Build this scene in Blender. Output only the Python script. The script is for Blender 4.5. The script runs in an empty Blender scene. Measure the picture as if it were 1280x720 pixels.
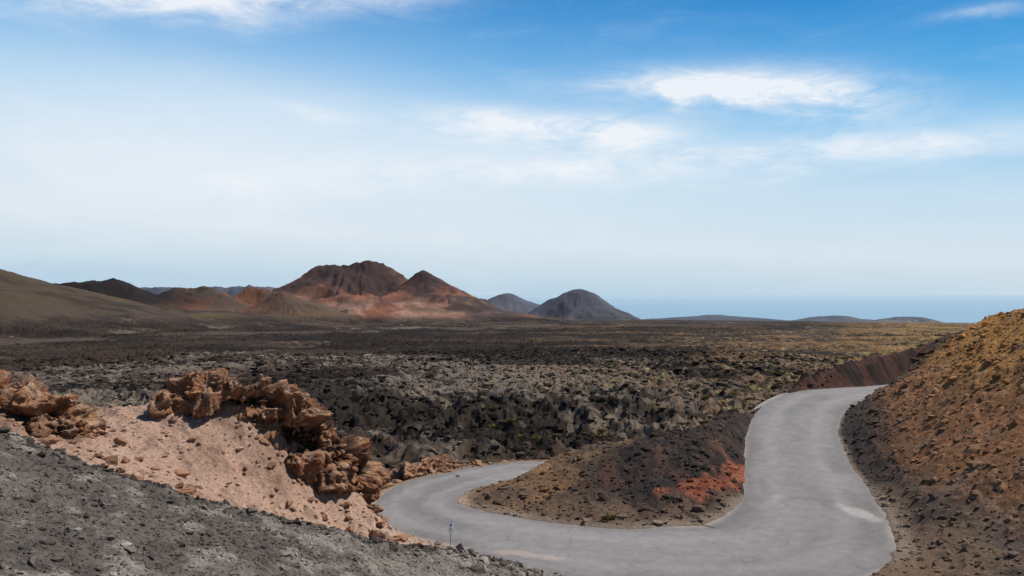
import bpy, math, numpy as np, random
from math import radians
rng=np.random.default_rng(7)
scene=bpy.context.scene

# ------------------------------------------------------------------ noise
def _h(ix,iy,iz,seed):
    with np.errstate(over='ignore'):
        h=(ix.astype(np.int64)*374761393+iy.astype(np.int64)*668265263+iz*2147483647+seed*974711)&0xffffffff
        h=((h^(h>>13))*1274126177)&0xffffffff
        h=((h^(h>>16))*2246822519)&0xffffffff
        h=h^(h>>15)
    return (h&0xffffff).astype(np.float32)/np.float32(0xffffff)
def vn(x,y,seed=0):
    fx=np.floor(x);fy=np.floor(y);u=(x-fx).astype(np.float32);v=(y-fy).astype(np.float32)
    ix=fx.astype(np.int64);iy=fy.astype(np.int64)
    u=u*u*(3-2*u);v=v*v*(3-2*v)
    a=_h(ix,iy,0,seed);b=_h(ix+1,iy,0,seed);c=_h(ix,iy+1,0,seed);d=_h(ix+1,iy+1,0,seed)
    return (a+(b-a)*u)+((c+(d-c)*u)-(a+(b-a)*u))*v
def fbm(x,y,wl,octv=4,seed=0,gain=.5):
    t=0;a=1;s=0;x=x/wl;y=y/wl
    for o in range(octv):
        t=t+a*(vn(x,y,seed+o*17)*2-1);s+=a;a*=gain
        x,y=(x*1.6+y*1.25+7.3),(y*1.6-x*1.25+3.1)
    return t/s
def vn3(p,seed=0):
    f=np.floor(p);w=p-f;w=w*w*(3-2*w);i=f.astype(np.int64)
    def H(dx,dy,dz):
        k=i[:,2]+dz
        return _h(i[:,0]+dx+k*57,i[:,1]+dy+k*113,0,seed)
    x00=H(0,0,0)*(1-w[:,0])+H(1,0,0)*w[:,0];x10=H(0,1,0)*(1-w[:,0])+H(1,1,0)*w[:,0]
    x01=H(0,0,1)*(1-w[:,0])+H(1,0,1)*w[:,0];x11=H(0,1,1)*(1-w[:,0])+H(1,1,1)*w[:,0]
    a=x00*(1-w[:,1])+x10*w[:,1];b=x01*(1-w[:,1])+x11*w[:,1]
    return a*(1-w[:,2])+b*w[:,2]
def ss(a,b,x):
    t=np.clip((x-a)/(b-a),0,1);return t*t*(3-2*t)
def gauss(x,y,cx,cy,rx,ry,rot=0.):
    c,s=math.cos(rot),math.sin(rot);dx=x-cx;dy=y-cy
    a=(dx*c+dy*s)/rx;b=(-dx*s+dy*c)/ry
    return np.exp(-(a*a+b*b))

# ------------------------------------------------------------------ road centre line  (x,y,z,width)
RP=np.array([
 (66,94,1.5,5.2),(55,86,1.5,5.2),(46.5,79.5,1.5,5.2),(39.2,73.6,1.6,5.2),(33.3,68.6,1.8,5.3),(28.6,64.5,2.1,5.4),(24.2,60.6,2.25,5.8),(20.2,55.5,2.0,5.5),
 (17.0,48.5,1.5,5.2),(14.9,41.4,0.8,5.5),(13.3,35.8,0.3,6.2),(10.6,31.6,0.0,7.6),(6.6,30.6,0,7.4),(3.2,31.2,0,6.2),
 (0.0,33.0,0,5.1),(-2.8,35.0,0,4.6),(-4.5,37.4,0,4.0),(-4.3,40.4,0,3.8),(-2.4,43.6,-.1,3.7),(0.2,46.2,-.2,3.6),
 (3.4,48.4,-.5,3.6),(8,51.3,-1.0,3.8),(14,56.5,-1.7,4),(20,66,-2.6,4),(26,80,-4,4),(32,97,-5.6,4)],float)
def catmull(P,n):
    out=[]
    Q=np.vstack([2*P[0]-P[1],P,2*P[-1]-P[-2]])
    for i in range(1,len(Q)-2):
        p0,p1,p2,p3=Q[i-1:i+3]
        for t in np.linspace(0,1,n,endpoint=False):
            out.append(.5*((2*p1)+(-p0+p2)*t+(2*p0-5*p1+4*p2-p3)*t*t+(-p0+3*p1-3*p2+p3)*t**3))
    out.append(Q[-2]);return np.array(out)
RC=catmull(RP,5)
RF=catmull(RP,24)
def road_q(x,y):
    n=len(x);bd=np.full(n,1e9,np.float32);bz=np.zeros(n,np.float32);bw=np.zeros(n,np.float32);bs=np.zeros(n,np.float32)
    x=x.astype(np.float32);y=y.astype(np.float32)
    for i in range(len(RC)-1):
        a=RC[i].astype(np.float32);b=RC[i+1].astype(np.float32);dx,dy=b[0]-a[0],b[1]-a[1];L=dx*dx+dy*dy
        t=np.clip(((x-a[0])*dx+(y-a[1])*dy)/L,0,1)
        ex=x-(a[0]+t*dx);ey=y-(a[1]+t*dy);d=ex*ex+ey*ey
        m=d<bd
        bd=np.where(m,d,bd);bz=np.where(m,a[2]+t*(b[2]-a[2]),bz);bw=np.where(m,a[3]+t*(b[3]-a[3]),bw)
        bs=np.where(m,np.sign(dx*ey-dy*ex),bs)
    return np.sqrt(bd),bz,bw/2,0,bs

# ------------------------------------------------------------------ mid-ground control points
CP=np.array([
 (-17,28.5,6.1),(-11,32,5.9),(-14.6,30,5.5),(-9.5,33.5,4.7),(-8,35,3.1),(-6.9,36.5,1.5),(-12,24,4.3),(-9.5,28,2.9),(-5.9,31,.9),
 (-7.5,31,1.8),(-15,24,5.2),(-20,24,6.6),(-22,30,6.6),(-17,36,3.6),(-11,40,1.4),(-7,44,-.6),(-20,50,-2),(-12,52,-2.6),(-28,40,2.6),
 (-35,30,6.5),(-40,50,-1),(-7,38.5,.5),(-7.5,41,.0),(-6,45,-.5),(-2,50,-.8),(0,53,-1.4),(-60,85,-6),(-30,80,-6),(-10,78,-6.2),(-5,62,-4.2),
 (-22,64,-5),(10,68,-5.2),(10,85,-6.5),(60,125,-7),
 (.4,43,.45),(2.6,43,1.15),(6,43,1.8),(9.7,44,2.05),(12.4,47,2.4),(15,51.5,3.1),(6,38.5,.8),(9,38.7,1.0),(11.2,41.5,1.4),(2,38.5,.4),
 (0,40,.3),(3,50.5,-.9),(9,53,-1.4),(13,57,-1.2),(18,66,-1.8),(24,76,-3.5),(18.3,58.5,2.9),
 (21.5,64.4,2.9),(25.5,68,3.0),(30,72.3,3.4),(35,76.6,3.8),(41,81.8,4.5),(48,88,5.3),(56,96,5.8),(30,84,-4),(40,98,-4),
 (17.8,41,1.0),(18.7,46,1.6),(21,50.5,2.1),(23.6,53.5,2.7),(26.6,58,3.5),(28.8,59,4.0),(30.8,60,4.8),(33,60.5,6.0),(35.5,61.5,7.1),(38,63,8.1),(32,50,8.4),
 (39,66.5,5.5),(48,74,5.8),
 (26,46,5.4),(22,42,3.4),(21,36,3.0),(26,36,5.7),(30,42,7.8),(17,33,.7),(18,28.5,.9),(20,26,1.9),(24,28,4.3),(16,24,0),(30,30,7.2),
 (45,55,10),(45,40,12),(60,60,11),(45,66,8.0),
 (-5,24,2),(0,27,.0),(5,26,-.1),(10,26,-.1),(-16,18,5.5),(-3,30.4,.35),(0,29.6,.0),(0,15,0),(14,15,-.5),(30,10,6),(-30,15,8),(0,0,0)],float)
def tps(r2): return r2*np.log(r2+1e-6)*.5
def rbf_fit(P):
    n=len(P);A=np.zeros((n+3,n+3));d=P[:,None,:2]-P[None,:,:2];A[:n,:n]=tps((d**2).sum(-1))+np.eye(n)*.25
    A[:n,n]=1;A[:n,n+1:]=P[:,:2];A[n,:n]=1;A[n+1:,:n]=P[:,:2].T
    return np.linalg.solve(A,np.concatenate([P[:,2],[0,0,0]]))
RW=rbf_fit(CP)
def rbf(x,y):
    z=RW[-3]+RW[-2]*x+RW[-1]*y
    for (px,py,_),w in zip(CP,RW): z=z+w*tps((x-px)**2+(y-py)**2)
    return z
CX=[-40,-20,-10.9,-8.7,-6.1,-3.8,.24,5,15,30];CY=[18,17.4,17,17,18,20,24,25,22,18]

def col(*c): return np.array(c,np.float32)
def mixc(C,c,m):
    if c.ndim==1: c=c[None,:]
    return (C+(c-C)*np.asarray(m,np.float32)[:,None]).astype(np.float32)

# ------------------------------------------------------------------ far cones
def far_height(x,y):
    r=np.sqrt(x*x+y*y)
    base=-6-0.0300*np.maximum(r-80,0)
    base=base-ss(4700,5600,r)*60
    h=np.zeros_like(x)
    far=r>300
    xf=x[far];yf=y[far]
    n1=np.zeros_like(x);n2=np.zeros_like(x)
    a1=fbm(xf,yf,260,5,31);a2=fbm(xf,yf,90,5,57,.6)
    wx=xf+60*fbm(xf,yf,180,3,71);wy=yf+60*fbm(xf,yf,180,3,73)
    a3=1-2*np.abs(fbm(wx,wy,150,4,63,.55));a4=1-2*np.abs(fbm(wx,wy,60,3,67,.55))
    n1[far]=a1;n2[far]=a3
    def cone(cx,cy,H,R,p=1.25,crater=0,rough=.12,sx=1,sy=1,gul=1.,rim=.3,rnd=0.):
        dx=(wx-cx)/sx;dy=(wy-cy)/sy;ang=np.arctan2(dy,dx)
        d=np.sqrt(dx*dx+dy*dy)
        g=1-np.abs(vn(ang*3+cx,d/R*2+3,5)*2-1)*.6-np.abs(vn(ang*9+cx,d/R*4,6)*2-1)*.4
        d=d*(1+gul*(.08*a1+(g-.5)*.19*ss(0,.6*R,d)))
        if rnd: d=np.sqrt(d*d+rnd*rnd)-rnd*.75
        t=np.clip(1-d/R,0,1);hh=H*(t**p)
        if crater: 
            lim=H*(1-crater/R)**p
            e=crater-d
            hh=np.where(e>0,lim-np.minimum(e*rim,lim*.10)+.05*H*a2,hh)
        return hh*(1+rough*a2)+H*(.075*(a3-.4)+.04*(a4-.4))*min(gul,1.)*np.clip(t*4,0,1)*(1-t*.6)
    S=lambda *a:np.maximum.reduce(a)
    hf=np.zeros_like(xf)
    # main volcano, about 2.5 km off
    hf=S(hf,cone(-530,2600,258,470,1.45,112,.07,1.05,1.15,1.,.06),
          cone(-280,2480,160,395,1.5,0,.07,1.,1.1,1.,rnd=10.),
          cone(-395,2540,142,190,1.0,35,.18,1.,1.,1.),
          cone(-470,2290,88,330,1.2,45,.25,1.35,.8),
          cone(-330,2230,68,260,1.2,0,.25,1.4,.8,rnd=20.),
          cone(-690,2330,78,260,1.1,40,.3),
          cone(-620,2180,44,200,1.1,0,.35,rnd=30.),
          cone(-120,2380,46,320,1.3,0,.35,rnd=30.))
    # twin blue cones
    hf=S(hf,cone(325,3800,148,255,1.12,0,.06,1.1,1,.6,.1,30.),cone(-20,4200,140,270,1.1,0,.07,1.15,1,.6,.1,40.))
    # left foreground hill, dark ridge, reddish hills, far plateau
    hf=S(hf,cone(-690,960,98,390,1.25,0,.09,1.0,1.1,.45),
          cone(-880,1450,112,300,.9,90,.12,1.5,.6,.6,.05),
          cone(-640,1560,88,230,1.1,30,.25,rim=.1),cone(-540,1680,76,200,1.1,0,.3,rnd=15.),cone(-560,1300,36,240,1.1,0,.4,rnd=30.),
          cone(-455,1560,54,170,1.1,0,.35,rnd=15.),cone(-690,1250,50,190,1.1,20,.3,rim=.1),cone(-430,1330,22,160,1.2,0,.4),
          cone(-1500,4200,330,900,.9,480,.03,1.,.5,.3,.02))
    hf=S(hf,cone(1750,4300,40,260,1.,0,.2),cone(2050,4200,44,200,1.,0,.2),cone(1150,4500,30,400,1.,0,.2))
    h[far]=hf
    return base,h,n1,n2

def terrain(x,y,want_col=True):
    x=x.astype(np.float64);y=y.astype(np.float64);r=np.sqrt(x*x+y*y)
    n=len(x)
    base,h,n1,n2=far_height(x,y)
    # ---- lava field
    big=fbm(x,y,60,3,101);mid=fbm(x,y,14,3,103)
    a=np.abs(fbm(x,y,7,2,107));b=np.abs(fbm(x,y,3.0,2,109));c=fbm(x,y,1.2,3,113,.6)
    rough=np.clip(.85+.9*big,.3,1.5)
    lava=(1.0*mid+ (1.1-2.2*a)*.85+(1-2.2*b)*.72+c*.9)*rough
    lava=lava+fbm(x,y,45,4,117)*2.8*ss(200,600,r)*(1-.4*ss(1500,3000,r))
    hm=ss(3,25,h)
    zf=base+h+lava*(1-hm)*.95
    nearm=r<125
    z=zf.copy()
    C=np.zeros((n,3),np.float32)
    if want_col:
        tone=fbm(x,y,38,4,201);tone2=fbm(x,y,5,3,203);tone3=fbm(x,y,1.4,2,205)
        wlf=fbm(x,y,110,5,209,.65)
        C[:]=col(.040,.026,.019)
        lich=ss(-.08,.40,fbm(x,y*.6,50,4,211)+.5*tone2+ .40*np.exp(-((r-150)/50)**2)-.5*ss(230,300,r)+.22*ss(450,800,r)-.2*ss(108,90,r))
        C=mixc(C,col(.175,.140,.110),lich*.78*ss(-.35,.5,lava*.5+tone3*.9))
        C=mixc(C,col(.011,.008,.006),ss(.0,.35,-tone+.14-.4*tone3-.2*tone2)*.85)
        C=mixc(C,col(.100,.072,.054),ss(.05,.4,wlf)*ss(300,600,r)*.6)
        C=mixc(C,col(.016,.011,.009),ss(.0,.3,-wlf)*ss(250,500,r)*.9)
        az=x/np.maximum(y,1)
        och=ss(.0,.42,az+.25*tone)*ss(85,125,r)*ss(1500,500,r)*ss(-.25,.40,tone+tone2*.6+.5*tone3)
        C=mixc(C,col(.185,.105,.052),och*.68)
        C=mixc(C,col(.28,.165,.055),ss(.34,.54,az)*ss(130,220,r)*ss(-.4,.1,tone)*.75)
        yg=ss(.28,.5,fbm(x,y,3,2,219))*ss(100,140,r)*ss(1200,300,r)*ss(.0,.38,az+.15*tone)
        C=mixc(C,col(.29,.215,.10),yg*.75)
        hv=ss(.1,.4,fbm(x,y,9,3,223))*ss(250,400,r)*ss(.0,.3,az+.1*tone)
        C=mixc(C,col(.035,.027,.017),hv*.8)
        # hills
        inv=ss(3,22,h)
        Hc=np.zeros_like(C)+col(.10,.070,.052)
        rv=ss(1900,2100,y)*ss(3300,2950,y)
        s60=fbm(x,y,60,4,227);s120=fbm(x*1.4,y,120,4,229);s25=fbm(x,y,25,3,233)
        hh=h
        Hc=mixc(Hc,col(.105,.052,.040),rv)
        Hc=mixc(Hc,col(.22,.090,.054),rv*ss(-.25,.25,n1+.6*s60+.4*s25)*ss(175,60,hh)*.85)
        Hc=mixc(Hc,col(.30,.19,.135),rv*ss(.0,.3,s120+.4*s25)*ss(120,25,hh)*.7)
        Hc=mixc(Hc,col(.036,.025,.024),rv*ss(-.08,.22,fbm(x,y,150,4,231)+.4*s25+ss(100,175,hh)*.3)*.85)
        Hc=mixc(Hc,col(.035,.024,.023),rv*ss(.35,.0,n2)*.55)
        Hc=mixc(Hc,col(.065,.050,.047),rv*ss(-260,-120,x)*ss(.1,-.3,n1+s60*.4)*.7)
        bnd=ss(.1,.5,np.sin(hh/9.+4*n1+2*s60))*ss(15,40,hh)
        Hc=mixc(Hc,col(.05,.034,.032),rv*bnd*.35)
        l1=gauss(x,y,-640,960,330,420)
        Hc=mixc(Hc,col(.066,.047,.031),np.clip(l1*1.5,0,1)*(1-rv))
        Hc=mixc(Hc,col(.030,.022,.018),ss(.0,.35,s60+.6*s25)*(1-rv)*.75)
        Hc=mixc(Hc,col(.028,.020,.017),ss(.4,.05,n2)*(1-rv)*.5)
        Hc=mixc(Hc,col(.14,.086,.048),ss(.1,.5,n1+.4*s60+.4*s25)*(1-rv)*.55)
        Hc=mixc(Hc,col(.17,.12,.05),gauss(x,y,-560,1150,140,90)*(1-rv)*ss(-.3,.3,s25)*.7)
        Hc=mixc(Hc,col(.20,.078,.042),gauss(x,y,-590,1560,110,170)*(1-rv)*ss(-.3,.2,s60+s25*.5))
        blk=gauss(x,y,-880,1450,300,180)
        Hc=mixc(Hc,col(.020,.016,.016),np.clip(blk*2.,0,1)*(1-rv)*ss(20,45,h))
        ff=ss(3300,3500,y)
        Hc=mixc(Hc,col(.062,.046,.043),ff)
        Hc=mixc(Hc,col(.13,.078,.055),ff*ss(-.1,.3,n1+s120*.7)*.6)
        Hc=mixc(Hc,col(.032,.025,.027),ff*ss(.0,.3,s60)*.65)
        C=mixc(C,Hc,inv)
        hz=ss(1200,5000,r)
        C=mixc(C,col(.12,.165,.23),np.clip(ss(2900,4300,r)*.42+hz*.05,0,1))  # aerial haze painted into the vertex colour, bluer with distance
    idx=np.nonzero(nearm)[0]
    if len(idx):
        X=x[idx];Y=y[idx];R=r[idx]
        zm=rbf(X,Y)
        yc=np.interp(X,CX,CY)+.5*fbm(X,Y,2.5,3,301)
        be=Y-yc
        plane=5.15-.4*(X+6.1)-.12*(Y-18)
        plane=np.minimum(plane,8.3-.02*np.abs(X))
        plane=np.where(plane<.2,.2*np.exp((plane-.2)*.8),plane)-.08
        wn=1-ss(-.1,2.4,be)
        zm=zm*(1-wn)+np.maximum(plane,0)*wn
        d,rz,hw,t,side=road_q(X,Y)
        hill=ss(1.,4.,X-np.interp(Y,[20,33,41,48,54,58,63,70],[16,17.2,17.8,19.5,23,26.5,31,40])+1.0)*ss(88,75,R)
        pink=ss(-1.,-3.2,X+.5*fbm(X,Y,3,2,307))*ss(41,37.5,Y+fbm(X,Y,3,3,311))*(1-wn)
        f1=fbm(X,Y,2.2,4,313);f2=fbm(X,Y,.45,3,317);f3=fbm(X,Y,.14,2,319);f4=fbm(X,Y,8,3,321)
        zm=zm+ f4*.22*(1-wn*.6)+f1*(.22-.08*wn)+f2*.085+f3*(.022+.018*wn)
        zm=zm-pink*.38*np.abs(fbm(X*.6+Y*.9,Y*.3-X*.3,1.6,3,331))
        zm=zm+hill*(.34*fbm(X*.35+Y*.15,Y*1.0-X*.3,1.4,3,337)+.16*np.abs(f2))
        tt=d-hw+.18*f1+.09*f2
        bed=ss(.0,1.7-.8*hill,tt)
        lip=.07*ss(-.08,.12,tt)+.05*np.abs(f2)*ss(0,.4,tt)
        zr=rz-.05
        bermr=gauss(X,Y,34,76,18,4.5,.72)
        zm=zm+bermr*(.6*fbm(X,Y,2.6,4,351))*ss(1,3,tt)
        zm=zr*(1-bed)+zm*bed+lip*(1-ss(.5,1.7,tt))
        wpl=ss(62,84,R-8*ss(10,30,X))
        edge=ss(100,122,R)
        zl=zm+lava[idx]*wpl*ss(3,8,tt)*.9*(1-ss(-1,2,zm)*ss(0,12,X))*(1-ss(3,7,zm))
        zz=zl*(1-edge)+zf[idx]*edge
        z[idx]=zz
        if want_col:
            c0=C[idx].copy()
            G=np.zeros((len(idx),3),np.float32)
            G[:]=col(.135,.088,.058)
            G=mixc(G,col(.055,.042,.035),ss(-.1,.5,f1+f4)*.75)
            G=mixc(G,col(.34,.205,.14),ss(.25,.6,fbm(X,Y,6,3,341))*.5)
            # mound
            strk=fbm(X*1.1+Y*.25,Y*.35-X*.1,1.1,4,343)
            md=gauss(X,Y,6,42,9,6)
            G=mixc(G,col(.150,.087,.048),np.clip(md*1.6,0,1))
            G=mixc(G,col(.27,.155,.080),np.clip(md*1.6,0,1)*ss(0.,.5,strk+.5*ss(40.5,43,Y)-.2)*ss(9,5,X)*.8)
            G=mixc(G,col(.065,.048,.038),np.clip(md*1.6,0,1)*ss(.0,.45,f1*.8+f4*.5+ss(41,37,Y)*.5)*.85)
            dk=np.clip(1.8*gauss(X,Y,10.6,43.6,3.5,8.0,-.62)+.45*strk,0,1)
            dk=np.clip(np.maximum(dk,1.7*gauss(X,Y,18,58,3.0,9.5,-.6)),0,1)
            G=mixc(G,col(.026,.020,.018),ss(.3,.7,dk)*(1-.25*ss(0,.4,f2)))
            G=mixc(G,col(.085,.042,.029),ss(.3,.7,dk)*ss(.1,.5,strk+.3*f2)*.6)
            bt=ss(.2,.6,1.8*gauss(X,Y,34,76,20,5.5,.72))*ss(60,64,Y)*(1-ss(.3,.7,hill)*ss(72,66,Y))
            G=mixc(G,col(.060,.027,.020),bt)
            G=mixc(G,col(.018,.013,.012),bt*ss(-.1,.3,f1+.5*f2)*.9)
            rdg=np.maximum.reduce([1.2*gauss(X,Y,9.3,38.2,2.3,.95,.62),1.15*gauss(X,Y,11.6,41.2,2.6,.75,1.05),.95*gauss(X,Y,7.8,37.4,1.5,.7,.2)])
            rd=ss(.38,1.0,rdg+.6*strk+.3*f2)
            G=mixc(G,col(.19,.056,.029),rd*.9)
            G=mixc(G,col(.25,.10,.05),rd*ss(0,.5,f2+.5*strk)*.6)
            G=mixc(G,col(.30,.15,.07),ss(.4,.8,1.3*gauss(X,Y,-1.8,50.5,3.6,2.0)+.2*f1))
            # right hill
            hs=fbm(X*.35+Y*.15,Y*1.0-X*.3,1.1,4,361)
            hc=np.zeros_like(G)+col(.215,.100,.045)
            up=ss(3.0,7.0,zz+f4*1.8)
            hc=mixc(hc,col(.34,.165,.042),up*.85)
            hc=mixc(hc,col(.100,.052,.031),ss(-.05,.45,f4*.9+f1*.5+.5*hs)*.8)
            hc=mixc(hc,col(.34,.20,.115),ss(.15,.55,f2+.5*hs)*.45)
            hc=mixc(hc,col(.08,.042,.026),ss(.10,.5,-f2+.2*f1)*.6)
            hc=mixc(hc,col(.19,.13,.09),ss(.1,.5,-hs+.2*f4)*ss(6,2,zz)*.6)
            hc=mixc(hc,col(.030,.024,.022),ss(3.2,.9,tt+1.2*f1)*ss(.0,.3,tt)*ss(33,39,Y)*.97)
            hc=mixc(hc,col(.105,.078,.062),ss(2.2,.4,zz+.5*f1)*ss(38,33,Y))
            G=mixc(G,hc,ss(.0,.5,hill)*ss(78,72,R)*(1-bt))
            # dark-coloured verge running along the right-hand road edge
            sv=ss(13.5,15.5,X)*ss(36,40,Y)*ss(60,54,Y)*ss(1.6,.5,tt+.5*f1)*ss(0,.25,tt)*(X>np.interp(Y,[35,41,48,55,60],[13,15,17,20,24]))
            G=mixc(G,col(.032,.026,.024),sv*.9)
            # pink sand
            pk=np.zeros_like(G)+col(.345,.225,.165)
            pk=mixc(pk,col(.21,.125,.085),ss(-.10,.5,f1+.6*f4)*.65)
            pk=mixc(pk,col(.42,.31,.24),ss(.10,.6,-f1+.3*f2)*.5)
            pk=mixc(pk,col(.13,.078,.053),ss(.20,.5,f2+.2*f3)*.55)
            pk=mixc(pk,col(.18,.105,.065),ss(-14.6,-16.8,X)*.7)
            G=mixc(G,pk,ss(.3,.7,pink+.25*f1))
            lay=ss(.25,.5,gauss(X,Y,-1.3,29.3,3.3,1.0,-.35)+.05*f1)*(1-wn)
            G=mixc(G,col(.18,.17,.165),lay)
            vg=ss(.9,.05,tt+.3*f1)*ss(28,31,Y)
            G=mixc(G,col(.27,.215,.17),vg*.5*(1-ss(.3,.6,dk))*(1-hill)*(1-bt)*(1-sv))
            # near cinders
            nc=np.zeros_like(G)+col(.180,.155,.132)
            nc=mixc(nc,col(.095,.080,.069),ss(-.2,.4,f4+f1*.5))
            nc=mixc(nc,col(.27,.24,.205),ss(.1,.5,f2+.4*f1)*.6)
            nc=mixc(nc,col(.06,.051,.045),ss(.1,.5,-f2+.5*f3)*.55)
            wnc=1-ss(-.2,.5,be+.3*f2)
            G=mixc(G,nc,wnc)
            G=mixc(G,c0,wpl*ss(3,0,zz)*(1-bt)*ss(3,5,d))
            C[idx]=G*(1-edge[:,None])+c0*edge[:,None]
    return z,np.clip(C,.004,1)

# ------------------------------------------------------------------ mesh helpers
def make_mesh(name,V,F,C=None,mat=None,smooth=False):
    me=bpy.data.meshes.new(name)
    me.vertices.add(len(V));me.vertices.foreach_set("co",np.ascontiguousarray(V,dtype=np.float32).ravel())
    F=np.ascontiguousarray(F,dtype=np.int32);nf=len(F);k=F.shape[1]
    me.loops.add(nf*k);me.loops.foreach_set("vertex_index",F.ravel())
    me.polygons.add(nf);me.polygons.foreach_set("loop_start",np.arange(0,nf*k,k,dtype=np.int32))
    me.update(calc_edges=True)
    me.polygons.foreach_set("use_smooth",np.full(nf,smooth,bool))
    if C is not None:
        at=me.color_attributes.new("Col",'FLOAT_COLOR','POINT')
        at.data.foreach_set("color",np.hstack([C,np.ones((len(C),1))]).astype(np.float32).ravel())
    ob=bpy.data.objects.new(name,me);scene.collection.objects.link(ob)
    if mat: me.materials.append(mat)
    return ob
class N:
    def __init__(s,nt): s.nt=nt
    def new(s,t,**k):
        n=s.nt.nodes.new(t)
        for a,b in k.items(): setattr(n,a,b)
        return n
    def math(s,op,a,b=None,c=None,clamp=False):
        n=s.nt.nodes.new('ShaderNodeMath');n.operation=op;n.use_clamp=clamp
        for i,v in enumerate((a,b,c)):
            if v is None: continue
            if isinstance(v,(int,float)): n.inputs[i].default_value=v
            else: s.nt.links.new(v,n.inputs[i])
        return n.outputs[0]
    def link(s,a,b): s.nt.links.new(a,b)
    def mix(s,f,a,b,mode='MIX'):
        n=s.nt.nodes.new('ShaderNodeMix');n.data_type='RGBA';n.blend_type=mode
        for k,v in ((0,f),(6,a),(7,b)):
            if isinstance(v,(int,float)): n.inputs[k].default_value=v
            elif isinstance(v,tuple): n.inputs[k].default_value=(*v,1)
            else: s.nt.links.new(v,n.inputs[k])
        return n.outputs[2]
def ground_mat(name,fine=9.,lo=.62,hi=1.4,bump=.5,bdist=.05,rough=.95,spec=.15,fine2=40.,cracks=False):
    m=bpy.data.materials.new(name);m.use_nodes=True;nt=m.node_tree;nt.nodes.clear();g=N(nt)
    out=g.new('ShaderNodeOutputMaterial');b=g.new('ShaderNodeBsdfPrincipled');g.link(b.outputs[0],out.inputs[0])
    a=g.new('ShaderNodeAttribute',attribute_name="Col");tc=g.new('ShaderNodeTexCoord')
    n1=g.new('ShaderNodeTexNoise');n1.inputs['Scale'].default_value=fine;n1.inputs['Detail'].default_value=6;n1.inputs['Roughness'].default_value=.65
    n2=g.new('ShaderNodeTexNoise');n2.inputs['Scale'].default_value=fine2;n2.inputs['Detail'].default_value=3
    g.link(tc.outputs['Object'],n1.inputs['Vector']);g.link(tc.outputs['Object'],n2.inputs['Vector'])
    f=g.math('ADD',g.math('MULTIPLY',n1.outputs[0],.6),g.math('MULTIPLY',n2.outputs[0],.4))
    mr=g.new('ShaderNodeMapRange');mr.inputs[1].default_value=.33;mr.inputs[2].default_value=.67;mr.inputs[3].default_value=lo;mr.inputs[4].default_value=hi
    g.link(f,mr.inputs[0]);fac=mr.outputs[0]
    if cracks:
        wn_=g.new('ShaderNodeTexNoise');wn_.inputs['Scale'].default_value=1.5;wn_.inputs['Detail'].default_value=4;g.link(tc.outputs['Object'],wn_.inputs['Vector'])
        vm0=g.new('ShaderNodeVectorMath',operation='MULTIPLY_ADD');g.link(wn_.outputs['Color'],vm0.inputs[0]);vm0.inputs[1].default_value=(.9,.9,0);g.link(tc.outputs['Object'],vm0.inputs[2])
        vo=g.new('ShaderNodeTexVoronoi',feature='DISTANCE_TO_EDGE');vo.inputs['Scale'].default_value=.33;g.link(vm0.outputs[0],vo.inputs['Vector'])
        ck=g.new('ShaderNodeMapRange');ck.inputs[1].default_value=.0;ck.inputs[2].default_value=.014;ck.inputs[3].default_value=.82;ck.inputs[4].default_value=1.;g.link(vo.outputs[0],ck.inputs[0])
        fac=g.math('MULTIPLY',fac,ck.outputs[0])
    vm=g.new('ShaderNodeVectorMath',operation='SCALE');g.link(a.outputs[0],vm.inputs[0]);g.link(fac,vm.inputs['Scale'])
    g.link(vm.outputs[0],b.inputs['Base Color']);b.inputs['Roughness'].default_value=rough;b.inputs['Specular IOR Level'].default_value=spec
    bp=g.new('ShaderNodeBump');bp.inputs['Strength'].default_value=bump;bp.inputs['Distance'].default_value=bdist
    g.link(f,bp.inputs['Height']);g.link(bp.outputs[0],b.inputs['Normal'])
    return m

# ------------------------------------------------------------------ terrain sheet
def geo(a,b,k):
    n=int(math.log(b/a)/k);return np.exp(np.linspace(math.log(a),math.log(b),n,endpoint=False))
rr=np.concatenate([geo(1.5,8,.03),geo(8,90,.0036),geo(90,1000,.005),geo(1000,4600,.0055),geo(4600,7500,.03)])
da=np.arange(-.62,.6201,.0015);fl=.62+np.cumsum(np.linspace(.0016,.02,70));aa=np.concatenate([-fl[::-1],da,fl])
AA,RR=np.meshgrid(aa,rr);x=(np.sin(AA)*RR).ravel();y=(np.cos(AA)*RR).ravel()
Z,C=terrain(x,y)
nr,nc=len(rr),len(aa)
I=np.arange(nr*nc).reshape(nr,nc)
F=np.stack([I[:-1,:-1],I[:-1,1:],I[1:,1:],I[1:,:-1]],-1).reshape(-1,4)
gm=ground_mat("volcanic_ground",9.,.45,1.55,.85,.08)
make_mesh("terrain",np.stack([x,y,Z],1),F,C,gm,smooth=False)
print("terrain verts",len(Z))

# ------------------------------------------------------------------ road
P=RF;T=np.gradient(P[:,:2],axis=0);T/=np.linalg.norm(T,axis=1)[:,None];Nn=np.stack([-T[:,1],T[:,0]],1)
nu=48;u=np.linspace(-1,1,nu)
hw=P[:,3]/2+.35
X=P[:,0][:,None]+Nn[:,0][:,None]*hw[:,None]*u;Y=P[:,1][:,None]+Nn[:,1][:,None]*hw[:,None]*u
Zr=P[:,2][:,None]-.012*(u**2)[None,:]*hw[:,None]+0*X
xs,ys=X.ravel(),Y.ravel();U=np.broadcast_to(u,X.shape).ravel()
f=fbm(xs,ys,2.5,4,401);f2=fbm(xs,ys,.5,3,403)
S_=np.repeat(np.concatenate([[0],np.cumsum(np.linalg.norm(np.diff(P[:,:2],axis=0),axis=1))]),nu)
f3=fbm(S_*.12,U*2.2,1.,3,405)
RCc=np.zeros((len(xs),3),np.float32)+col(.208,.196,.193)
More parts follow.
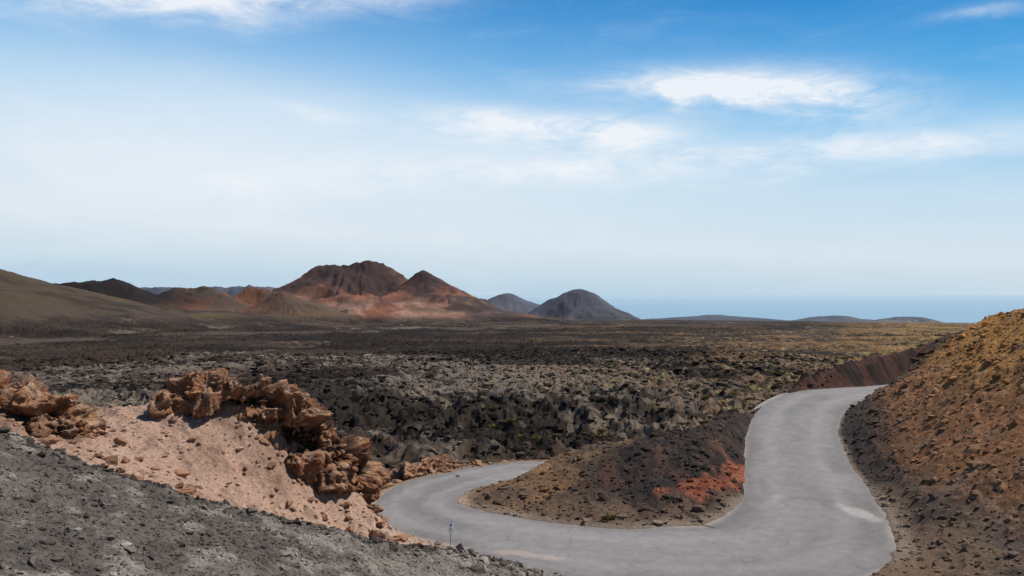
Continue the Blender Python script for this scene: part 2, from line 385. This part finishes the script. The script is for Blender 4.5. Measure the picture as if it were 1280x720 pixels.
RCc=mixc(RCc,col(.140,.132,.130),ss(-.15,.45,f*.7+f3*.8)*.7)
trk=np.exp(-((np.abs(U+.05*f)-.42)/.17)**2)
RCc=mixc(RCc,col(.262,.250,.243),trk*.5)
RCc=mixc(RCc,col(.15,.138,.130),ss(.70,.82,np.abs(U)+.10*f)*.55)
RCc=mixc(RCc,col(.31,.27,.235),ss(.84,.97,np.abs(U)+.10*f)*.75)
RCc=mixc(RCc,col(.34,.28,.235),ss(.45,.95,1.1*gauss(xs,ys,.9,30.5,3.0,.5,-.34)+.7*f+.3*f2)*.8)
RCc=mixc(RCc,col(.42,.40,.37),ss(.45,.9,1.1*gauss(xs,ys,15.3,35.2,.55,1.5,.35)+.35*f2)*.6)
RCc=mixc(RCc,col(.30,.285,.27),ss(.5,1.,gauss(xs,ys,12,37,2.,.5,.9)+.4*f)*.5)
I=np.arange(len(P)*nu).reshape(len(P),nu)
F=np.stack([I[:-1,:-1],I[:-1,1:],I[1:,1:],I[1:,:-1]],-1).reshape(-1,4)[:,::-1]
make_mesh("road",np.stack([xs,ys,Zr.ravel()],1),F,RCc,ground_mat("worn_asphalt",2.,.80,1.20,.4,.012,.88,.25,45.,cracks=True),smooth=True)

# ------------------------------------------------------------------ sea
sm=bpy.data.materials.new("sea_water");sm.use_nodes=True;g=N(sm.node_tree);b=sm.node_tree.nodes['Principled BSDF']
b.inputs['Roughness'].default_value=.8;b.inputs['Specular IOR Level'].default_value=.1
tc=g.new('ShaderNodeTexCoord');nz=g.new('ShaderNodeTexNoise');nz.inputs['Scale'].default_value=.0005;nz.inputs['Detail'].default_value=5
mp=g.new('ShaderNodeMapping');mp.inputs['Scale'].default_value=(.35,1,1);g.link(tc.outputs['Object'],mp.inputs[0]);g.link(mp.outputs[0],nz.inputs['Vector'])
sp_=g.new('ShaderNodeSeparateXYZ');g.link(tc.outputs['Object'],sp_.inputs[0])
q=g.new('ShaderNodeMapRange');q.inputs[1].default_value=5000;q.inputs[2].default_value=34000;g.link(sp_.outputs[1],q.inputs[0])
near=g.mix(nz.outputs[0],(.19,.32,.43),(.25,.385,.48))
g.link(g.mix(g.math('POWER',q.outputs[0],.7),near,(.345,.455,.545)),b.inputs['Base Color'])  # haze towards the horizon put into the sea's base colour
sx=np.linspace(-70000,70000,15);sy=np.linspace(4400,60000,12);SX,SY=np.meshgrid(sx,sy)
I=np.arange(SX.size).reshape(SX.shape);F=np.stack([I[:-1,:-1],I[:-1,1:],I[1:,1:],I[1:,:-1]],-1).reshape(-1,4)
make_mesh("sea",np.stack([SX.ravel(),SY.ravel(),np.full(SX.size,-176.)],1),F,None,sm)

# ------------------------------------------------------------------ loose stones
def ico(sub):
    import bmesh
    bm=bmesh.new();bmesh.ops.create_icosphere(bm,subdivisions=sub,radius=1)
    V=np.array([v.co[:] for v in bm.verts]);F=np.array([[v.index for v in f.verts] for f in bm.faces]);bm.free();return V,F
def stones(name,px,py,size,mat,sub=1,colfn=None,sink=.25,seed=0):
    r_=np.random.default_rng(seed);V0,F0=ico(sub);nv=len(V0);n=len(px)
    z,C=terrain(px,py)
    var=[]
    for k in range(14):
        v=V0*(1+.9*(vn3(V0*1.3+k*9.1,k)-.5)[:,None])
        if sub<=1: v=v*r_.uniform(.6,1.35,(nv,1))
        else:
            rd=1-2*np.abs(vn3(V0*2.4+k*5,k+50)*2-1);v=v*(1+.22*rd[:,None])
            v=v*(1+.25*(vn3(V0*6+k*3,k+90)-.5)[:,None])
            ax=r_.normal(size=(5,3));ax/=np.linalg.norm(ax,axis=1)[:,None]
            for q_ in ax:
                dd=v@q_;cut=.62;v=v-np.maximum(dd-cut,0)[:,None]*q_[None]*.85
        var.append(v)
    var=np.array(var);vi=r_.integers(0,14,n);V=var[vi]
    sc=np.stack([r_.uniform(.7,1.35,n),r_.uniform(.7,1.35,n),r_.uniform(.45,.9,n)],1)*size[:,None]
    V=V*sc[:,None,:]
    a=r_.uniform(0,6.28,n);c,s=np.cos(a)[:,None],np.sin(a)[:,None]
    V=np.stack([V[:,:,0]*c-V[:,:,1]*s,V[:,:,0]*s+V[:,:,1]*c,V[:,:,2]],-1)
    V[:,:,0]+=px[:,None];V[:,:,1]+=py[:,None];V[:,:,2]+=(z+size*(.5-sink)*.6)[:,None]
    F=(F0[None]+ (np.arange(n)*nv)[:,None,None]).reshape(-1,3)
    Cc=C*r_.uniform(.55,1.5,n)[:,None] if colfn is None else colfn(C,px,py,z,r_)
    make_mesh(name,V.reshape(-1,3),F,np.clip(np.repeat(Cc,nv,0),.01,.8),mat,smooth=False)
stm=ground_mat("stone",14.,.7,1.3,.5,.03,.95,.15,60.)
def polar(n,a0,a1,r0,r1,pw=1.):
    a=rng.uniform(a0,a1,n);r=r0+(r1-r0)*rng.uniform(0,1,n)**pw;return np.sin(a)*r,np.cos(a)*r
def offroad(px,py,m=.25):
    d,_,h,_,_=road_q(px,py);k=d>h+m;return px[k],py[k]
px,py=polar(38000,-.62,.15,8.5,24,1.)
stones("foreground_gravel",px,py,np.clip(rng.lognormal(-4.1,.6,len(px)),.008,.12),stm,1,seed=1)
px,py=polar(40000,-.75,.75,20,75,.9);px,py=offroad(px,py,.1)
sz=np.clip(rng.lognormal(-3.0,.55,len(px)),.02,.38)*np.where(px<-3,.7,1.)
stones("loose_stones",px,py,sz,stm,1,seed=2)
e=rng.uniform(-13,1,500);ey=np.interp(e,CX,CY)+rng.normal(0,.35,500)
stones("crest_stones",e,ey,np.clip(rng.lognormal(-2.8,.45,500),.03,.18),stm,1,colfn=lambda C,x,y,z,r:C*r.uniform(.3,.8,len(x))[:,None],seed=3)
bx=[];by=[];bs=[]
for cx,cy,sx_,sy_,n,s in [(-11.2,25.5,.9,.6,22,.12),(-6.2,34,1.3,1.,50,.15),(-4.6,45.5,2.4,1.6,70,.2),(-15,26.5,2.,.6,40,.15),(-9.3,31.5,2,.8,60,.12),
    (.5,38.2,1.2,.9,26,.09),(-.3,31.0,.6,.2,8,.09),(24,44,4,7,160,.12),(30,52,5,6,130,.14),(-9,44,3,3,60,.25),(9,40,3,2,70,.09),(21,66,3,3,30,.2),(-8,30,2,1.5,60,.08),(36,62,3,2,30,.2)]:
    bx+=list(rng.normal(cx,sx_,n));by+=list(rng.normal(cy,sy_,n));bs+=list(s*np.clip(rng.lognormal(0,.45,n),.4,2.2))
bx,by,bs=map(np.array,(bx,by,bs));d,_,h,_,_=road_q(bx,by);k=d>h+.3
def bc(C,x,y,z,r):
    c=np.where((x<-2)[:,None],col(.24,.13,.077)[None],C*1.1)
    return c*r.uniform(.5,1.3,len(x))[:,None]
stones("boulders",bx[k],by[k],bs[k],stm,3,colfn=bc,seed=4)
px,py=polar(30000,-.66,.66,66,300,.8)
z0,_=terrain(px,py,False);k=z0<-1.5;px,py=px[k],py[k]
stones("lava_blocks",px,py,np.clip(rng.lognormal(-1.5,.5,len(px)),.1,.8)*(.8+np.hypot(px,py)/350),stm,1,
   colfn=lambda C,x,y,z,r:C*r.uniform(.25,1.7,len(x))[:,None],seed=5)

# ------------------------------------------------------------------ rock outcrops
def outcrop(name,lumps,seed,vox=.045):
    V0,F0=ico(4);Vs=[];Fs=[];o=0
    for (cx,cy,cz,rx,ry,rz) in lumps:
        Vs.append(V0*np.array([rx,ry,rz])+np.array([cx,cy,cz]));Fs.append(F0+o);o+=len(V0)
    ob=make_mesh(name+"_tmp",np.vstack(Vs),np.vstack(Fs))
    md=ob.modifiers.new("r",'REMESH');md.mode='VOXEL';md.voxel_size=vox
    dg=bpy.context.evaluated_depsgraph_get();me=bpy.data.meshes.new_from_object(ob.evaluated_get(dg))
    bpy.data.objects.remove(ob)
    n=len(me.vertices);co=np.empty(n*3,np.float32);me.vertices.foreach_get("co",co);co=co.reshape(-1,3).astype(float)
    no=np.empty(n*3,np.float32);me.vertices.foreach_get("normal",no);no=no.reshape(-1,3)
    def rid(wl,s): 
        q=co/wl+s*3.7;q=q+0.6*(vn3(q*.7,seed+s+40)-.5)[:,None];return 1-2*np.abs(vn3(q,seed+s)*2-1)
    q=np.stack([co[:,0]*.45,co[:,1]*.45,co[:,2]*3.4+co[:,0]*.5],1);lay=1-2*np.abs(vn3(q*1.2,seed+9)*2-1)
    hol=ss(.53,.72,vn3(co*np.array([1.1,1.1,1.6]),seed+21))
    cav=.30*rid(1.2,1)+.30*rid(.55,2)+.22*rid(.26,3)+.13*rid(.12,4)+.20*lay-.85*hol
    terr=np.floor(cav*6)/6*.4+cav*.6
    co=co+no*terr[:,None]*np.array([1,1,.75])
    me.vertices.foreach_set("co",co.astype(np.float32).ravel());me.update()
    nn=np.empty(n*3,np.float32);me.vertices.foreach_get("normal",nn);nn=nn.reshape(-1,3)
    C=np.zeros((n,3),np.float32)+col(.210,.104,.055)
    big=vn3(co*.9,seed+70);sm_=vn3(co*4,seed+71)
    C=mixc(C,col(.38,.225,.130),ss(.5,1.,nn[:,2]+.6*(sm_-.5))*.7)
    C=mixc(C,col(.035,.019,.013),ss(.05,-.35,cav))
    C=mixc(C,col(.18,.064,.031),ss(.45,.75,big)*.5)
    C=mixc(C,col(.038,.025,.020),ss(.5,.75,vn3(co*2.2,seed+72))*.65)
    C=mixc(C,col(.38,.27,.19),ss(.62,.8,vn3(co*3.1,seed+73))*.5)
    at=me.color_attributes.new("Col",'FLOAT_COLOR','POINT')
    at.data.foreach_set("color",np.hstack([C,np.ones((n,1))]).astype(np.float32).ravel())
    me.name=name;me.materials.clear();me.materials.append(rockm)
    ob=bpy.data.objects.new(name,me);scene.collection.objects.link(ob);print(name,n)
rockm=ground_mat("tuff_rock",5.,.45,1.55,1.,.09,.95,.15,24.)
outcrop("rock_outcrop",[(-13.3,30.7,5.85,.6,.5,.4),(-11.9,31.5,5.95,1.0,.8,.55),(-10.8,32,5.7,1.1,.9,.7),(-9.8,32.6,5.0,1.15,.9,1.0),
  (-9.0,33.0,4.1,1.15,1.1,1.15),(-8.3,33.4,3.3,1.15,1.1,1.3),(-7.5,33.9,2.6,1.05,1.0,1.2),(-6.8,34.5,2.15,.75,.8,.9),(-9.0,32.0,3.3,.8,.6,.55),(-7.8,32.7,2.2,.7,.6,.5)],11)
outcrop("rock_outcrop.001",[(-19.3,28.6,6.2,1.3,.9,.7),(-17.8,28,5.95,1.3,.9,.75),(-16.5,27.7,5.6,1.0,.9,.8),(-15.4,27.3,5.15,.75,.8,.7)],23)
outcrop("rock_outcrop.002",[(-4.9,45.6,-.4,.8,.6,.45),(-4.0,46.4,-.4,.8,.6,.4),(-5.8,44.6,-.4,.7,.6,.5)],31)

# ------------------------------------------------------------------ roadside sign
def simple_mat(name,c,rough=.5,metal=0.):
    m=bpy.data.materials.new(name);m.use_nodes=True;g=N(m.node_tree);b=m.node_tree.nodes['Principled BSDF']
    nz=g.new('ShaderNodeTexNoise');nz.inputs['Scale'].default_value=12
    g.link(g.mix(nz.outputs[0],tuple(v*.75 for v in c),tuple(min(1,v*1.15) for v in c)),b.inputs['Base Color'])
    b.inputs['Roughness'].default_value=rough;b.inputs['Metallic'].default_value=metal;return m
sp=(-2.42,31.55);sz_,_=terrain(np.array([sp[0]]),np.array([sp[1]]),False)
par=bpy.data.objects.new("road_sign",None);scene.collection.objects.link(par);par.location=(sp[0],sp[1],float(sz_[0])-.03)
def box(name,loc,dim,mat,bev=.006):
    import bmesh
    bm=bmesh.new();bmesh.ops.create_cube(bm,size=1)
    for v in bm.verts: v.co.x*=dim[0];v.co.y*=dim[1];v.co.z*=dim[2]
    bmesh.ops.bevel(bm,geom=bm.edges[:],offset=bev,segments=2,affect='EDGES')
    me=bpy.data.meshes.new(name);bm.to_mesh(me);bm.free();me.materials.append(mat)
    o=bpy.data.objects.new(name,me);scene.collection.objects.link(o);o.parent=par;o.location=loc;return o
grey=simple_mat("galvanised_steel",(.45,.45,.44),.5,.3);white=simple_mat("sign_white",(.8,.8,.78));blk=simple_mat("sign_black",(.05,.05,.05))
bpy.ops.mesh.primitive_cylinder_add(vertices=16,radius=.022,depth=1.0,location=(0,0,.5));o=bpy.context.object;o.name="post";o.parent=par;o.data.materials.append(grey)
box("panel",(0,-.035,.78),(.20,.02,.46),white);box("panel_rim_top",(0,-.036,1.015),(.22,.03,.015),grey,.003);box("panel_rim_bottom",(0,-.036,.545),(.22,.03,.015),grey,.003)
box("panel_stripe",(0,-.049,.88),(.08,.006,.08),blk,.002);box("panel_text_1",(0,-.049,.74),(.12,.006,.015),blk,.002);box("panel_text_2",(0,-.049,.66),(.12,.006,.015),blk,.002)
box("base_plate",(0,0,.02),(.16,.16,.05),grey)
par.rotation_euler=(0,0,radians(28))

# ------------------------------------------------------------------ shrubs
def shrub(name,centres,mat):
    V=[];F=[];Cc=[];k=0;r_=random.Random(5)
    ca=np.array(centres);zs=terrain(ca[:,0],ca[:,1],False)[0]
    for (cx,cy,s),z in zip(centres,zs):
        z=float(z)
        for i in range(90):
            a=r_.uniform(0,6.28);t=r_.uniform(.1,1.15);L=s*r_.uniform(.5,1.1);w=s*.06
            bx_=cx+math.cos(a)*s*.2*r_.random();by_=cy+math.sin(a)*s*.2*r_.random()
            tip=(bx_+math.cos(a)*math.sin(t)*L,by_+math.sin(a)*math.sin(t)*L,z+math.cos(t)*L*.8)
            pxx,pyy=-math.sin(a)*w,math.cos(a)*w
            m=((bx_+tip[0])/2,(by_+tip[1])/2,(z+tip[2])/2+.05*s)
            V+=[(bx_,by_,z-.02),(m[0]+pxx,m[1]+pyy,m[2]),tip,(m[0]-pxx,m[1]-pyy,m[2])];F.append((k,k+1,k+2,k+3));k+=4
            c=r_.uniform(.6,1.3);Cc+=[(.24*c,.20*c,.06*c)]*4
    make_mesh(name,np.array(V),np.array(F),np.array(Cc),mat)
shm=ground_mat("shrub_leaf",20,.8,1.2,0,.01,.8,.2)
shrub("shrub",[(4.15,34.85,.36),(4.45,34.9,.25)],shm)
cs=[]
for i in range(420):
    a=random.Random(i).uniform(-.05,.62);r=random.Random(i+999).uniform(85,300);cs.append((math.sin(a)*r,math.cos(a)*r,random.Random(i+5).uniform(.4,1.1)))
cs+=[(-1.5,47.8,.25),(-3.0,44.0,.2),(1.8,38.0,.25),(.8,37.6,.2)]
shrub("shrubs",cs,shm)

# ------------------------------------------------------------------ world
SUN_EL=54.;SUN_AZ=72.   # azimuth clockwise from +Y
w=bpy.data.worlds.new("World");scene.world=w;w.use_nodes=True;nt=w.node_tree;nt.nodes.clear();g=N(nt)
out=g.new('ShaderNodeOutputWorld');bg=g.new('ShaderNodeBackground');g.link(bg.outputs[0],out.inputs[0]);bg.inputs[1].default_value=.1
sky=g.new('ShaderNodeTexSky',sky_type='NISHITA');sky.sun_disc=False;sky.sun_elevation=radians(SUN_EL);sky.sun_rotation=radians(SUN_AZ);sky.dust_density=1.5
tc=g.new('ShaderNodeTexCoord');sep=g.new('ShaderNodeSeparateXYZ');g.link(tc.outputs['Generated'],sep.inputs[0])
el=g.math('ARCSINE',sep.outputs[2]);az=g.math('ARCTAN2',sep.outputs[0],sep.outputs[1])
ramp=g.new('ShaderNodeValToRGB');cr=ramp.color_ramp
st=[(0,(.47,.65,.80)),(.03,(.54,.70,.82)),(.10,(.67,.78,.87)),(.22,(.54,.73,.88)),(.33,(.24,.57,.87)),(.43,(.055,.39,.79)),(.55,(.006,.26,.66)),(.70,(.006,.13,.38)),(1,(.005,.04,.14))]
while len(cr.elements)<len(st): cr.elements.new(.5)
for e,(p,c) in zip(cr.elements,st): e.position=p;e.color=(*c,1)
elt=g.math('ADD',el,g.math('MULTIPLY',az,.05))
g.link(g.math('DIVIDE',g.math('MAXIMUM',elt,0),.62,clamp=True),ramp.inputs[0])
sc=g.new('ShaderNodeVectorMath',operation='SCALE');g.link(ramp.outputs[0],sc.inputs[0]);sc.inputs['Scale'].default_value=10
base=g.mix(.93,sky.outputs[0],sc.outputs[0])
# clouds
cmb=g.new('ShaderNodeCombineXYZ');g.link(az,cmb.inputs[0]);g.link(g.math('MULTIPLY',el,3.2),cmb.inputs[1])
def noise(scale,det,rough,dist=0.,off=0.):
    n=g.new('ShaderNodeTexNoise');n.inputs['Scale'].default_value=scale;n.inputs['Detail'].default_value=det;n.inputs['Roughness'].default_value=rough;n.inputs['Distortion'].default_value=dist
    mp=g.new('ShaderNodeMapping');mp.inputs['Location'].default_value=(off,off*.7,0);g.link(cmb.outputs[0],mp.inputs[0]);g.link(mp.outputs[0],n.inputs['Vector']);return n.outputs[0]
nA=noise(7,8,.62,.6,3.);nB=noise(22,6,.6,.8,9.);nC=noise(2.2,5,.5,.2,1.)
wa=g.math('ADD',az,g.math('MULTIPLY',g.math('SUBTRACT',nA,.5),.10));we=g.math('ADD',el,g.math('MULTIPLY',g.math('SUBTRACT',nA,.5),.035))
def blob(ca,ce,ra,re,amp,tilt=0.):
    dx=g.math('SUBTRACT',wa,ca);dy=g.math('SUBTRACT',g.math('SUBTRACT',we,ce),g.math('MULTIPLY',dx,tilt))
    q=g.math('ADD',g.math('POWER',g.math('ABSOLUTE',g.math('DIVIDE',dx,ra)),2),g.math('POWER',g.math('ABSOLUTE',g.math('DIVIDE',dy,re)),2))
    return g.math('MULTIPLY',g.math('EXPONENT',g.math('MULTIPLY',q,-1)),amp)
bl=[blob(.25,.247,.12,.020,1.5,-.03),blob(.33,.232,.14,.020,.75,-.12),blob(.40,.215,.05,.025,.5,-.3),blob(.04,.203,.13,.019,1.25,-.06),blob(-.05,.214,.07,.015,.6),blob(.14,.197,.08,.018,.8),blob(.28,.163,.28,.020,.75,.03),blob(.52,.165,.12,.018,.4),
    blob(-.33,.345,.24,.026,1.3,.12),blob(-.50,.325,.16,.018,.6),blob(-.24,.218,.06,.008,.5,-.1),blob(.52,.353,.08,.012,.5),blob(.53,.295,.04,.007,.5),blob(.05,.155,.3,.022,.45),blob(-.2,.14,.25,.03,.35)]
s=bl[0]
for b_ in bl[1:]: s=g.math('ADD',s,b_)
tex=g.math('ADD',g.math('MULTIPLY',nA,.7),g.math('MULTIPLY',nB,.5))
mr=g.new('ShaderNodeMapRange');mr.inputs[1].default_value=.38;mr.inputs[2].default_value=.80;mr.inputs[3].default_value=.1;mr.inputs[4].default_value=1.15;g.link(tex,mr.inputs[0])
cl=g.math('MULTIPLY',s,mr.outputs[0],clamp=True)
veil=g.math('MULTIPLY',blob(-.38,.17,.55,.12,.62),g.math('ADD',g.math('MULTIPLY',nC,.9),.45))
wis=g.math('MULTIPLY',g.math('POWER',g.math('MULTIPLY',nA,1.25),5),.25)
tot=g.math('SUBTRACT',1.,g.math('MULTIPLY',g.math('SUBTRACT',1.,g.math('MULTIPLY',cl,.92)),g.math('SUBTRACT',1.,g.math('ADD',veil,wis,clamp=True))))
fin=g.mix(tot,base,(8.9,9.2,9.6))
g.link(fin,bg.inputs[0])

sl=bpy.data.lights.new("sun",'SUN');sl.energy=5.;sl.angle=radians(.5);sl.color=(1,.955,.89)
so=bpy.data.objects.new("sun",sl);scene.collection.objects.link(so)
from mathutils import Vector
a,e=radians(SUN_AZ),radians(SUN_EL);dv=Vector((math.sin(a)*math.cos(e),math.cos(a)*math.cos(e),math.sin(e)))
so.rotation_euler=dv.to_track_quat('Z','Y').to_euler()

cam=bpy.data.cameras.new("camera");co=bpy.data.objects.new("camera",cam);scene.collection.objects.link(co);scene.camera=co
cam.sensor_width=36;cam.lens=28.1;cam.clip_end=200000;cam.clip_start=.1
co.location=(0,0,10);co.rotation_euler=(radians(90+.34),0,0)
scene.view_settings.view_transform='Standard';scene.view_settings.look='None';scene.view_settings.exposure=0
